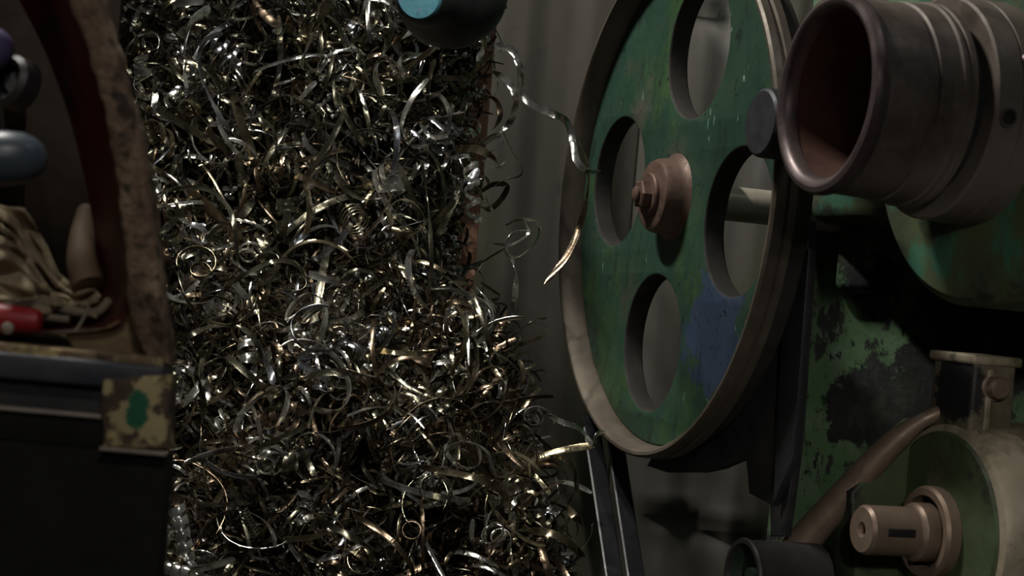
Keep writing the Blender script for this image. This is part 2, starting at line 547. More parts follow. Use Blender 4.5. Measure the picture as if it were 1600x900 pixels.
for ang, s in ((math.radians(-8), 0.188), (math.radians(22), 0.222)):
    # radial socket holes in the collar, on its side towards the viewer
    rd = D * math.cos(ang) + Z * math.sin(ang)
    rd = rd / np.linalg.norm(rd)
    h = DC - (N * s * 0.86 - rd * 0.1345) * DS
    link('socket_rim', lathe(h, rd, [(-0.004, 0.0075), (0.0012, 0.0075), (0.0016, 0.0095), (-0.001, 0.011)], 28), M_lip, collar)
    link('socket', lathe(h, rd, [(0.0008, 0.0078), (0.0004, 0.0)], 24), M_hole, collar)

# dark round shaft end between the wheel and the drum
sx = P(1187, 191, 1.94)
stub = thing('shaft_end', 'small dark round shaft end between the green wheel and the drum', 'shaft', sx - Z * 0.045)
link('end_face', lathe(sx, N, [(0.0, 0.0), (0.0, 0.036), (-0.003, 0.039)], 48), surf('slate_end_face', (0.035, 0.036, 0.042), (0.05, 0.05, 0.058), 30, rough=(0.4, 0.6), metal=0.3), stub)
link('shaft_body', lathe(sx, -N, [(0.003, 0.039), (0.006, 0.040), (0.045, 0.040), (0.045, 0.0)], 48), M_dark, stub)

# ------------------------------------------------------------------ bearing housing at lower right
M_house = surf('housing_green_grime', (0.045, 0.06, 0.028), (0.065, 0.095, 0.042), 14, layers=[((0.10, 0.085, 0.06), 18, 0.56, 0.68), ((0.02, 0.02, 0.018), 9, 0.52, 0.62)], rough=(0.45, 0.7), bump=0.4)
M_tan = surf('greasy_tan_iron', (0.30, 0.25, 0.175), (0.42, 0.355, 0.27), 14, layers=[((0.14, 0.125, 0.07), 9, 0.5, 0.62), ((0.06, 0.07, 0.035), 22, 0.6, 0.7), ((0.45, 0.42, 0.2), 24, 0.705, 0.73, (1, 1, 0.4))], rough=(0.4, 0.65), metal=0.2, bump=0.35)
M_cap = surf('grimy_shaded_cap_iron', (0.13, 0.11, 0.075), (0.2, 0.165, 0.12), 18, layers=[((0.07, 0.065, 0.03), 12, 0.5, 0.62)], spots=[(P(1482, 605, 1.98), 0.045, (0.02, 0.019, 0.02), 0.5)], rough=(0.4, 0.65), metal=0.2, bump=0.35)  # dark spot paints shade onto the block's left face
M_stub = surf('brown_turned_steel', (0.21, 0.15, 0.108), (0.27, 0.195, 0.15), 24, layers=[((0.12, 0.08, 0.06), 16, 0.55, 0.7)], rough=(0.35, 0.55), metal=0.4, bump=0.12)
HC = P(1452, 832, 1.98)
brg = thing('bearing_housing', 'tan and green iron bearing housing with a bolted cap at lower right', 'bearing', HC - Z * 0.15)
link('housing', lathe(HC - N * 0.012, -N, [(0.0, 0.0), (0.0, 0.118), (0.004, 0.126), (0.012, 0.130), (0.05, 0.134), (0.17, 0.134), (0.18, 0.125)], 80), M_tan, brg)
link('housing_face', lathe(HC - N * 0.0115, N, [(0.0, 0.1185), (0.003, 0.115), (0.003, 0.0)], 80), M_house, brg)
link('flange_ring', lathe(HC, N, [(-0.008, 0.054), (0.006, 0.054), (0.010, 0.051), (0.010, 0.043), (-0.008, 0.041)], 64, closed=True), M_stub, brg)
link('face_recess', lathe(HC, N, [(-0.006, 0.043), (-0.004, 0.0)], 48), M_dark, brg)
shf = link('shaft_stub', lathe(HC, N, [(-0.01, 0.034), (0.022, 0.034), (0.026, 0.031), (0.027, 0.0285), (0.086, 0.0285), (0.090, 0.0255), (0.090, 0.009), (0.078, 0.006), (0.078, 0.0)], 56), M_stub, brg)
kd = (D * 0.82 + Z * 0.05)
kd = kd / np.linalg.norm(kd)
ku = np.cross(N, kd)
link('keyway', box(HC + N * 0.035 + kd * 0.0262, N, ku, kd, (0, -0.0055, -0.003), (0.038, 0.0055, 0.0028), 0.0025), M_hole, shf)
# cap block on top with its bolt
TB = P(1519, 660, 1.955)
cap = link('cap_block', box(TB, -N, -D, Z, (-0.004, 0.0, -0.02), (0.055, 0.085, 0.072), 0.006), M_cap, brg)
link('cap_plate', box(TB, -N, -D, Z, (-0.008, -0.004, 0.066), (0.060, 0.09, 0.078), 0.004), M_tan, cap)
bc = P(1551, 605, 1.945)
bc = on_plane(1551, 605, TB, D)
link('bolt_washer', lathe(bc, D, [(-0.002, 0.016), (0.003, 0.016), (0.004, 0.014), (0.004, 0.0)], 32), M_stub, cap)
link('bolt', lathe(bc, D, [(0.003, 0.0125), (0.016, 0.0125), (0.019, 0.010), (0.019, 0.0)], 24), M_stub, cap)
link('cap_rib', box(TB - D * 0.001, -N, D, Z, (0.013, 0.0, -0.03), (0.021, 0.005, 0.062), 0.002), M_tan, cap)
arm = [P(1225, 880, 2.08), P(1300, 795, 2.06), P(1370, 718, 2.04), P(1410, 680, 2.03), P(1445, 655, 2.02), P(1480, 640, 2.02)]
link('brace_arm', tube(arm, 0.017, 40, 14, taper=[(0, 1.25), (0.6, 0.8), (0.75, 0.55), (1, 0.5)]), M_stub, brg)
ap = [(1330, 770), (1400, 695), (1445, 660), (1500, 655), (1520, 905), (1340, 960), (1335, 880)]
AO = P(1450, 800, 2.06)
a2 = []
for x, y in ap:
    q = on_plane(x, y, AO, D) - AO
    a2.append((-(q @ N), q[2]))
link('web_plate', plate(a2, [], 0.05, 0.004, m4(AO, -N, Z, D)), M_house, brg)

# small pulley at the bottom
M_pul = surf('dull_grey_pulley', (0.035, 0.032, 0.034), (0.055, 0.052, 0.052), 18, rough=(0.4, 0.6), metal=0.35, bump=0.15)
pc = P(1158, 903, 2.02)
pul = thing('small_pulley', 'small grey pulley with a dark green dished face at the bottom edge', 'pulley', pc - Z * 0.05)
link('pulley_drum', lathe(pc, N, [(-0.10, 0.044), (-0.012, 0.045), (-0.003, 0.0475), (0.0, 0.046), (0.0, 0.041), (-0.006, 0.039)], 64), M_pul, pul)
link('dished_face', lathe(pc, N, [(-0.005, 0.040), (-0.018, 0.034), (-0.020, 0.014), (-0.010, 0.012), (-0.010, 0.0)], 48), surf('dark_green_dish', (0.016, 0.032, 0.02), (0.03, 0.055, 0.032), 30, rough=(0.5, 0.8)), pul)

# ------------------------------------------------------------------ rusty post and black drum at the top
M_rust = surf('crusted_rust', (0.13, 0.08, 0.052), (0.27, 0.175, 0.12), 45, layers=[((0.36, 0.25, 0.155), 26, 0.55, 0.66), ((0.045, 0.03, 0.022), 60, 0.52, 0.62)], rough=(0.7, 0.95), bump=1.0, bscale=55, bdist=0.012)
M_post = surf('orange_brown_rust', (0.24, 0.12, 0.075), (0.33, 0.18, 0.12), 40, layers=[((0.07, 0.04, 0.028), 25, 0.55, 0.66)], rough=(0.6, 0.9), bump=0.5)
pp = P(737, 250, 2.62)
post = thing('rusty_post', 'rusty brown upright angle-iron post at the right edge of the swarf heap', 'post', (pp[0], 2.62, 0))
link('front_flange', box((pp[0], 2.62, 0), BX, BY, Z, (-0.022, 0, 0), (0.020, 0.006, 1.9), 0.001), M_post, post)
link('side_flange', box((pp[0], 2.62, 0), BX, BY, Z, (-0.022, 0.006, 0), (-0.016, 0.05, 1.9), 0.001), M_post, post)

bc0 = P(655, -8, 1.93)
bax = np.array([-0.36, -0.93, -0.24])
bk_ = thing('black_knob', 'black round machine knob with a teal painted end at the top edge', 'knob', bc0 - Z * 0.06)
link('knob_body', lathe(bc0, bax, [(0.0, 0.0285), (-0.004, 0.033), (-0.02, 0.037), (-0.035, 0.045), (-0.05, 0.056), (-0.07, 0.065), (-0.09, 0.0675), (-0.11, 0.064), (-0.125, 0.05), (-0.13, 0.02), (-0.13, 0)], 64), surf('black_bakelite', (0.006, 0.006, 0.007), (0.010, 0.010, 0.011), 20, rough=(0.45, 0.6), bump=0.05), bk_)
kr = bc0 - bax * 0.11
link('knob_rod', tube([kr, kr + np.array([0.01, 0.03, 0.1]), kr + np.array([0.01, 0.04, 0.5])], 0.016, 16), M_dark, bk_)
link('end_cap', lathe(bc0, bax, [(-0.001, 0.0285), (0.002, 0.026), (0.003, 0.0)], 48), surf('teal_paint', (0.035, 0.12, 0.16), (0.06, 0.17, 0.21), 40, layers=[((0.13, 0.12, 0.22), 22, 0.56, 0.68), ((0.03, 0.07, 0.09), 50, 0.62, 0.7)], rough=(0.4, 0.6)), bk_)

# ------------------------------------------------------------------ machine in the left foreground
M_red = surf('dark_red_enamel', (0.10, 0.007, 0.005), (0.14, 0.011, 0.007), 12, layers=[((0.025, 0.008, 0.006), 6, 0.5, 0.65)], rough=(0.4, 0.6), bump=0.1)
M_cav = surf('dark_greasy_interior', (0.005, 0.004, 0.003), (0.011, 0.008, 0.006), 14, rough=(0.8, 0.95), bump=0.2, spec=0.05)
M_shelf = surf('flaking_cream_ledge', (0.14, 0.09, 0.05), (0.22, 0.15, 0.08), 24, layers=[((0.50, 0.38, 0.17), 28, 0.52, 0.60), ((0.05, 0.03, 0.02), 30, 0.58, 0.68)], rough=(0.6, 0.9), bump=0.5)
M_lipb = surf('blue_grey_edge', (0.03, 0.034, 0.042), (0.055, 0.058, 0.068), 20, layers=[((0.02, 0.015, 0.012), 15, 0.55, 0.7)], rough=(0.4, 0.6), bump=0.15)
M_panel = surf('matt_black_panel', (0.009, 0.0083, 0.007), (0.013, 0.012, 0.0105), 18, rough=(0.7, 0.9), bump=0.05, spec=0.2)
M_edge = surf('lit_pale_edge', (0.25, 0.21, 0.17), (0.33, 0.28, 0.23), 40, rough=(0.5, 0.7))  # pale tone paints in the light along the panel edge; handle tip shares it
LY = 1.30
left = thing('machine_housing', 'rust-crusted machine housing with a red-lined opening in the left foreground', 'machine', (-0.42, 1.45, 0))


def px_plate(pts, Y, thick, bev=0.003, wob=0.0, sub=1):
    q = np.array([P(x, y, Y) for x, y in pts])[:, (0, 2)]
    if wob:
        c = np.vstack([q, q[:1]])
        seg = []
        for a, b in zip(c[:-1], c[1:]):
            k = max(1, int(np.linalg.norm(b - a) / 0.006))
            for t in range(k):
                seg.append(a + (b - a) * t / k)
        q = np.array(seg)
        q = q + wob * np.array([[math.sin(i * 1.9) + math.sin(i * 0.73 + 1), math.cos(i * 1.37)] for i in range(len(q))])
    return plate([tuple(v) for v in q], [], thick, bev, m4((0, Y, 0), BX, Z, -BY))


inner = [(86, -60), (102, -10), (132, 70), (156, 150), (174, 240), (187, 330), (193, 400), (198, 470), (206, 520), (226, 560)]
outer = [(262, 572), (258, 510), (246, 430), (238, 350), (228, 270), (213, 200), (193, 130), (176, 70), (155, 0), (138, -60)]
link('rust_frame', px_plate(inner + outer, LY, 0.035, 0.005, 0.0007), M_rust, left)
ri = np.array(inner[:9] + [(200, 500)])
lo = smooth_path([(100, -60), (116, -10), (146, 70), (170, 150), (188, 240), (199, 330), (206, 400), (207, 440), (203, 480), (190, 505), (160, 516), (110, 519), (60, 519), (-60, 514)], 80)
li = smooth_path([(0, -60), (30, 0), (70, 80), (104, 170), (128, 260), (144, 340), (151, 400), (153, 440), (146, 470), (128, 492), (100, 500), (50, 502), (-60, 500)], 80)


def liner(u, v):
    i = min(79, int(round(u * 79)))
    a, b = P(lo[i][0], lo[i][1], LY + 0.012), P(li[i][0], li[i][1], LY + 0.16)
    s = v * v * (3 - 2 * v)
    return a * (1 - v) + b * v + np.array([0.0, 0.03 * (s - v), 0])


link('red_liner', grid(liner, 80, 12), M_red, left)
link('corner_gusset', px_plate([(206, 420), (214, 500), (232, 562), (120, 556), (100, 522), (162, 512), (190, 498), (203, 470)], LY + 0.02, 0.012, 0.003), M_shelf, left)
bw = P(-40, 200, LY + 0.30)
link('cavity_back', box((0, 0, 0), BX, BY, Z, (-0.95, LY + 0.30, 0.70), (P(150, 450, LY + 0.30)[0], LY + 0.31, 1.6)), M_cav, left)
sh = P(100, 545, LY)
sr = P(262, 560, LY)
lb = P(150, 520, LY + 0.30)[0]
link('ledge', plate([(-0.95, LY - 0.005), (sr[0] - 0.002, LY - 0.005), (sr[0] - 0.006, LY + 0.03), (lb, LY + 0.30), (-0.95, LY + 0.30)], [], 0.012, 0.002, m4((0, 0, sh[2]), BX, BY, Z)), M_shelf, left)
link('edge_bar', box((0, 0, 0), BX, BY, Z, (-0.95, LY - 0.012, sh[2] - 0.026), (sr[0], LY + 0.03, sh[2] - 0.006), 0.003), M_lipb, left)
link('apron', box((0, 0, 0), BX, BY, Z, (-0.95, LY + 0.002, sh[2] - 0.075), (sr[0] - 0.001, LY + 0.03, sh[2] - 0.02), 0.002), M_dark, left)
M_flake = surf('flaked_bracket_paint', (0.06, 0.04, 0.028), (0.11, 0.075, 0.05), 40, layers=[((0.45, 0.36, 0.17), 34, 0.56, 0.63)], spots=[(P(232, 612, LY - 0.014), 0.011, (0.42, 0.34, 0.17), 1.2), (P(196, 650, LY - 0.014), 0.012, (0.38, 0.31, 0.16), 1.2), (P(238, 668, LY - 0.014), 0.013, (0.42, 0.34, 0.17), 1.2), (P(165, 605, LY - 0.014), 0.006, (0.42, 0.34, 0.17), 1.2), (P(216, 628, LY - 0.014), 0.0085, (0.02, 0.12, 0.06), 0.8), (P(213, 652, LY - 0.014), 0.0085, (0.02, 0.12, 0.06), 0.8)], rough=(0.6, 0.9), bump=0.6)
link('corner_bracket', px_plate([(160, 592), (268, 585), (264, 640), (262, 703), (160, 700), (156, 640)], LY - 0.014, 0.03, 0.003, 0.0004), M_flake, left)
pt = P(80, 640, LY - 0.01)
pr = P(262, 712, LY - 0.01)
pm = P(160, 655, LY - 0.01)
link('black_panel', box((0, 0, 0), BX, BY, Z, (-0.95, LY - 0.006, 0.0), (pr[0], LY + 0.02, pr[2]), 0.001), M_panel, left)
link('black_panel', box((0, 0, 0), BX, BY, Z, (-0.95, LY - 0.006, pr[2] + 0.0005), (pm[0], LY + 0.02, pm[2]), 0.001), M_panel, left)
link('panel_edge', box((0, 0, 0), BX, BY, Z, (-0.95, LY - 0.010, pm[2]), (pm[0], LY + 0.0, pm[2] + 0.003), 0.0008), M_edge, left)
link('panel_edge', box((0, 0, 0), BX, BY, Z, (pm[0] + 0.001, LY - 0.017, pr[2] + 0.0), (pr[0], LY - 0.006, pr[2] + 0.003), 0.0008), M_edge, left)

# rag lying on the ledge
M_rag = surf('dirty_khaki_cloth', (0.27, 0.21, 0.13), (0.37, 0.29, 0.19), 22, layers=[((0.11, 0.08, 0.05), 10, 0.52, 0.66)], rough=(0.85, 1.0), bump=0.4, bscale=220, bdist=0.001)


def rag_fn(u, v):
    x = -110 + 262 * u
    top = np.interp(x, [-110, 0, 30, 60, 85, 110, 152], [300, 312, 330, 375, 425, 440, 432])
    vv = v ** 0.85
    y = 490 + (top - 490) * vv
    Y = 1.37 + 0.13 * v
    f = 0.016 * math.sin(9 * u + 5.5 * v + 2.2 * math.sin(7 * v + 3 * u)) + 0.010 * math.sin(23 * u - 15 * v + 2.5 * math.sin(5 * u)) + 0.005 * math.sin(41 * v + 20 * u + 3 * math.sin(9 * u))
    f2 = 9 * math.sin(17 * u + 11 * v) * v
    return P(x + f2, y + 6 * math.sin(13 * u + 9 * v), Y - abs(f) * 1.6 + 0.012)


rag = tag(link('rag', grid(rag_fn, 110, 80), M_rag), 'crumpled khaki rag lying in the red-lined opening', 'rag')
sm = rag.modifiers.new('thickness', 'SOLIDIFY')
sm.thickness = 0.003
M_leather = surf('brown_leather', (0.10, 0.062, 0.035), (0.15, 0.095, 0.055), 14, rough=(0.6, 0.8), bump=0.3)
tag(link('leather_flap', tube([P(135, 330, 1.50), P(128, 370, 1.47), P(128, 410, 1.44), P(138, 446, 1.43)], 0.012, 30, 12, taper=[(0, 0.7), (0.5, 1.0), (1, 1.2)]), M_leather), 'brown leather roll standing behind the khaki rag', 'leather')
M_cord = surf('grey_tan_cord', (0.15, 0.12, 0.085), (0.2, 0.165, 0.12), 50, rough=(0.7, 0.9), bump=0.3)
tag(link('cord', tube([P(-40, 486, 1.36), P(30, 478, 1.36), P(70, 474, 1.36), P(110, 486, 1.36), P(150, 488, 1.37), P(170, 470, 1.38)], 0.0038, 50), M_cord), 'long grey-tan cord curving below the khaki rag', 'cord')
tag(link('cord', tube([P(40, 500, 1.35), P(70, 496, 1.35), P(108, 500, 1.35)], 0.003, 30), M_cord), 'short grey-tan cord end beside the red handle', 'cord')
tag(link('wire', tube([P(141, 468, 1.34), P(134, 490, 1.33), P(122, 512, 1.325), P(106, 532, 1.32)], 0.0011, 24, 8), M_cord), 'thin bent wire hanging over the ledge', 'wire')
hd = thing('red_handle', 'red plastic tool handle lying on the ledge', 'tool handle', P(0, 515, 1.33))
h0, h1 = P(-70, 494, 1.335), P(70, 503, 1.335)
link('grip', lathe(h0, h1 - h0, [(0, 0.0), (0.0, 0.012), (0.03, 0.013), (0.045, 0.0115), (0.058, 0.0105), (0.066, 0.009), (0.068, 0.006), (0.068, 0.0)], 24), surf('red_plastic', (0.30, 0.016, 0.02), (0.36, 0.028, 0.03), 30, layers=[((0.12, 0.03, 0.03), 40, 0.58, 0.7)], rough=(0.35, 0.5), bump=0.1), hd)
link('tip', lathe(P(12, 513, 1.318), (0.3, -0.9, 0), [(0, 0.005), (0.006, 0.004), (0.008, 0)], 16), M_edge, hd)
k0, k1 = P(-120, 250, 1.22), P(76, 246, 1.24)
kk = thing('lever_grip', 'smooth blue-grey rounded lever grip at the left edge', 'lever', k0 - Z * 0.02)
L = np.linalg.norm(k1 - k0)
link('grip', lathe(k0, k1 - k0, [(0, 0.017), (L * .4, 0.0195), (L * .65, 0.0200), (L * .8, 0.0185), (L * .9, 0.0145), (L * .96, 0.009), (L, 0.0)], 40), surf('blue_grey_bakelite', (0.045, 0.058, 0.07), (0.06, 0.075, 0.09), 12, rough=(0.25, 0.4), bump=0.03), kk)
b0 = P(-14, 76, 1.38)
kb = thing('lever_ball', 'purple ball knob high at the left edge', 'knob', b0 - Z * 0.018)
link('ball', lathe(b0, (0, -1, 0.2), [(-0.018 * math.cos(a), 0.018 * math.sin(a)) for a in np.linspace(0, math.pi, 20)], 32), surf('purple_plastic', (0.06, 0.045, 0.11), (0.08, 0.06, 0.14), 20, rough=(0.4, 0.6), bump=0.03), kb)
link('stem', tube([b0, b0 + np.array([-0.02, 0.06, -0.01]), b0 + np.array([-0.04, 0.2, -0.02])], 0.006, 12), M_dark, kb)
rg0 = P(18, 128, 1.40)
rr = thing('iron_collar', 'dull grey iron collar below the purple ball', 'collar', rg0 - Z * 0.02)
link('ring', lathe(rg0, (-0.5, -0.8, 0.2), [(0, 0.013), (0.006, 0.014), (0.008, 0.018), (0.004, 0.022), (-0.012, 0.022), (-0.012, 0.013)], 40, closed=True), M_pul, rr)
link('spindle', tube([rg0 + np.array([0.003, 0.004, 0]), rg0 + np.array([-0.02, 0.08, -0.01]), rg0 + np.array([-0.05, 0.19, -0.02])], 0.010, 12), M_dark, rr)

# ------------------------------------------------------------------ swarf: metal ribbons
MET = [metal_mat('bright_steel_ribbon', (0.72, 0.71, 0.66), (0.30, 0.295, 0.265), 0.07, 0.24),
       metal_mat('olive_steel_ribbon', (0.19, 0.178, 0.13), (0.095, 0.09, 0.065), 0.13, 0.32),
       metal_mat('straw_tempered_ribbon', (0.30, 0.26, 0.17), (0.16, 0.135, 0.085), 0.12, 0.31),
       metal_mat('brown_tempered_ribbon', (0.17, 0.125, 0.085), (0.09, 0.067, 0.045), 0.13, 0.32),
       metal_mat('blue_grey_ribbon', (0.32, 0.33, 0.35), (0.15, 0.155, 0.165), 0.09, 0.27)]
METN = ['silver', 'olive-grey', 'straw-coloured', 'brown', 'blue-grey']
M_core = surf('shade_dark_swarf_core', (0.018, 0.015, 0.010), (0.04, 0.032, 0.02), 60, rough=(0.4, 0.7), metal=0.6, bump=0.8, bscale=90)

edge_px = [(-160, 775), (-60, 772), (60, 742), (150, 736), (250, 728), (350, 708), (420, 700), (470, 755), (520, 800), (600, 825), (680, 845), (780, 872), (900, 885), (1200, 890), (1700, 900)]
EZ = np.array([P(x, y, 2.3)[2] for y, x in edge_px])[::-1]
EX = np.array([P(x, y, 2.3)[0] for y, x in edge_px])[::-1]
ZT = P(500, -150, 2.4)[2]


def heap_y(x, z):
    e = np.maximum(np.interp(z, EZ, EX) - x, 0)
    dz = z - CAM[2]
    y = 2.26 + 0.30 * dz + 0.20 * np.exp(-e / 0.045)
    y = y + 0.045 * np.sin(9 * x + 3.1 * z + 1) * np.cos(11 * z - 4 * x) + 0.032 * np.sin(27 * x + 8 * z + 1.3) * np.sin(24 * z - 6 * x + 2)
    return y + 0.5 * np.maximum(z - ZT + 0.08, 0)


def frames(n, rng):
    q = rng.normal(size=(n, 4))
    q /= np.linalg.norm(q, axis=1)[:, None]
    a, b, c, d = q.T
    T = np.stack([1 - 2 * (c * c + d * d), 2 * (b * c + a * d), 2 * (b * d - a * c)], 1)
    Nn = np.stack([2 * (b * c - a * d), 1 - 2 * (b * b + d * d), 2 * (c * d + a * b)], 1)
    return T, Nn, np.cross(T, Nn)


def integrate(n, S, L, k0, t0, rng, wob=0.35):
    """grow n ribbons of S stations with curvature k0 and torsion t0 (arrays)"""
    T, Nn, B = frames(n, rng)
    ds = (L / (S - 1))[:, None]
    f1, f2 = rng.uniform(0.5, 2.2, (2, n))
    p1, p2 = rng.uniform(0, 6.28, (2, n))
    tr = rng.uniform(-0.5, 0.5, n)
    pos = np.zeros((n, 3))
    C = np.empty((n, S, 3)); BB = np.empty((n, S, 3)); NN = np.empty((n, S, 3))
    for i in range(S):
        u = i / (S - 1)
        C[:, i], BB[:, i], NN[:, i] = pos, B, Nn
        k = (k0 * (1 + wob * np.sin(6.28 * f1 * u + p1) + tr * (u - 0.5)))[:, None]
        t = (t0 * (1 + wob * 1.6 * np.sin(6.28 * f2 * u + p2)))[:, None]
        T2 = T + ds * k * Nn
        N2 = Nn + ds * (-k * T + t * B)
        T2 /= np.linalg.norm(T2, axis=1)[:, None]
        N2 -= T2 * np.sum(N2 * T2, 1)[:, None]
        N2 /= np.linalg.norm(N2, axis=1)[:, None]
        pos = pos + ds * (T + T2) / 2
        T, Nn = T2, N2
        B = np.cross(T, Nn)
    C -= C.mean(1)[:, None]
    return C, BB, NN


KINDS = {  # name: length, loop radius, rise, ribbon width (metres)
    'ringlet': ((0.12, 0.30), (0.010, 0.020), (0.10, 0.32), (0.005, 0.011)),
    'loop': ((0.10, 0.26), (0.022, 0.052), (0.02, 0.25), (0.003, 0.0105)),
    'strip': ((0.06, 0.16), (0.05, 0.16), (0.1, 0.9), (0.006, 0.013)),
    'wire': ((0.06, 0.18), (0.012, 0.06), (0.05, 0.5), (0.0010, 0.0022)),
    'flake': ((0.015, 0.045), (0.010, 0.03), (0.05, 0.5), (0.004, 0.010)),
}


def batch(kind, n, S, rng, grow=1.0):
    l, r, t, wd = KINDS[kind]
    L = rng.uniform(*l, n) * grow
    rad = rng.uniform(*r, n) * grow
    k0 = 1 / rad
    t0 = k0 * rng.uniform(*t, n) * rng.choice([-1, 1], n)
    W = rng.uniform(*wd, n)
    return integrate(n, S, L, k0, t0, rng) + (W, L)


def ribbon_mesh(C, B, Nn, W, L, thick=0.00045, arch=0.10):
    """closed, slightly arched ribbon of real sheet thickness"""
    S = len(C)
    u = np.linspace(0, 1, S)
    wv = (W / 2 * np.minimum(1, 0.5 + 14 * np.minimum(u, 1 - u)))[:, None]
    top = [C - B * wv, C + Nn * wv * arch * 2, C + B * wv]
    V = np.stack(top + [t - Nn * thick for t in top[::-1]], 1).reshape(-1, 3)
    Fc = [(i * 6 + q, i * 6 + (q + 1) % 6, (i + 1) * 6 + (q + 1) % 6, (i + 1) * 6 + q) for i in range(S - 1) for q in range(6)]
    Fc += [(5, 4, 3, 2, 1, 0), tuple((S - 1) * 6 + q for q in range(6))]
    me = pyd(V, Fc)
    uvl = me.uv_layers.new(name='UVMap')
    vv = [0, 0.5, 1, 1, 0.5, 0]
    li_ = np.empty(len(me.loops), dtype=np.int32)
    me.loops.foreach_get('vertex_index', li_)
    uv = np.stack([(li_ // 6) / (S - 1) * L, np.array(vv)[li_ % 6] * W], 1)
    uvl.data.foreach_set('uv', uv.astype(np.float32).ravel())
    sharpen(me, 50)
    return me


def pick_metal(z, rng):
    lowf = np.clip((CAM[2] + 0.12 - z) / 0.35, 0, 1)
    pr_ = np.array([0.28 - 0.06 * lowf, 0.38 - 0.12 * lowf, 0.12 + 0.06 * lowf, 0.14 + 0.16 * lowf, 0.08 - 0.04 * lowf])
    return int(rng.choice(5, p=pr_ / pr_.sum()))


def sample_xz(n, rng, zlo, zhi, xlo=-0.74):
    z = rng.uniform(zlo, zhi, n)
    xr = np.interp(z, EZ, EX)
    return xlo + (xr - xlo) * rng.uniform(0, 1, n) ** 0.92, z


def proj(p):
    q = np.asarray(p) - CAM
    return 800 + F * (q @ RV) / q[1], 450 - F * (q @ UV) / q[1]


# the mass of the heap: countless small shavings, one object
acc_v, acc_f, acc_uv, acc_m = [], [], [], []
base = 0
ZB = P(500, 960, 2.2)[2]
for kind, n, S, grow in (('ringlet', 1500, 44, 0.85), ('loop', 2600, 30, 0.85), ('strip', 350, 16, 0.9), ('wire', 2400, 22, 0.9), ('flake', 900, 9, 0.8)):
    C, B, Nn, W, L = batch(kind, n, S, RNG, grow)
    W = W * 0.68
    x, z = sample_xz(n, RNG, ZB - 0.04, ZT + 0.06)
    y = heap_y(x, z) + RNG.exponential(0.036, n) + 0.010
    C = C + np.stack([x, y, z], 1)[:, None]
    u = np.linspace(0, 1, S)
    wv = (W[:, None] / 2 * np.minimum(1, 0.5 + 12 * np.minimum(u, 1 - u)))[:, :, None]
    V = np.stack([C - B * wv, C + Nn * wv * 0.2, C + B * wv], 2)       # n,S,3,3
    idx = np.arange(n)[:, None, None] * (S * 3) + np.arange(S - 1)[None, :, None] * 3 + np.arange(2)[None, None, :]
    q = np.stack([idx, idx + 1, idx + 4, idx + 3], -1).reshape(-1, 4) + base
    acc_v.append(V.reshape(-1, 3)); acc_f.append(q)
    uvv = np.stack([np.broadcast_to((u[None, :] * L[:, None])[:, :, None], (n, S, 3)), np.broadcast_to(np.array([0, .5, 1])[None, None] * W[:, None, None], (n, S, 3))], -1).reshape(-1, 2)
    acc_uv.append(uvv)
    mi = np.array([pick_metal(zz, RNG) for zz in z])
    acc_m.append(np.repeat(mi, (S - 1) * 2))
    base += n * S * 3
# packed core behind and below the loose shavings, dark colour painting gap shade
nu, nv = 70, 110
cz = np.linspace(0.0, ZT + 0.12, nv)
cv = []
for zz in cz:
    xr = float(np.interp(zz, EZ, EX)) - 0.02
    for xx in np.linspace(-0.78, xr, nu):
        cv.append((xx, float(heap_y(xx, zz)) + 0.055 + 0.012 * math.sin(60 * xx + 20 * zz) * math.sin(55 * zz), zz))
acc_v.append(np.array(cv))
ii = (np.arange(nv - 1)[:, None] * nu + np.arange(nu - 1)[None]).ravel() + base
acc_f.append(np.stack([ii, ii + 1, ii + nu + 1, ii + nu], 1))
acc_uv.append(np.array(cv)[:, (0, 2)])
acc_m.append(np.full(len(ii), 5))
V = np.concatenate(acc_v); Fq = np.concatenate(acc_f); U2 = np.concatenate(acc_uv); MI = np.concatenate(acc_m)
me = bpy.data.meshes.new('swarf')
me.vertices.add(len(V)); me.vertices.foreach_set('co', V.astype(np.float32).ravel())
me.loops.add(Fq.size); me.loops.foreach_set('vertex_index', Fq.astype(np.int32).ravel())
me.polygons.add(len(Fq)); me.polygons.foreach_set('loop_start', (np.arange(len(Fq)) * 4).astype(np.int32))
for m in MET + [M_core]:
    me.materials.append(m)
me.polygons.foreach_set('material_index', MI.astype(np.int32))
uvl = me.uv_layers.new(name='UVMap')
uvl.data.foreach_set('uv', U2[Fq.ravel()].astype(np.float32).ravel())
me.update(calc_edges=True)
me.polygons.foreach_set('use_smooth', [True] * len(me.polygons))
heap = bpy.data.objects.new('swarf_heap', me)
col.objects.link(heap)
tag(heap, 'dense tangled heap of fine metal turnings filling the middle', 'metal swarf', kind='stuff')

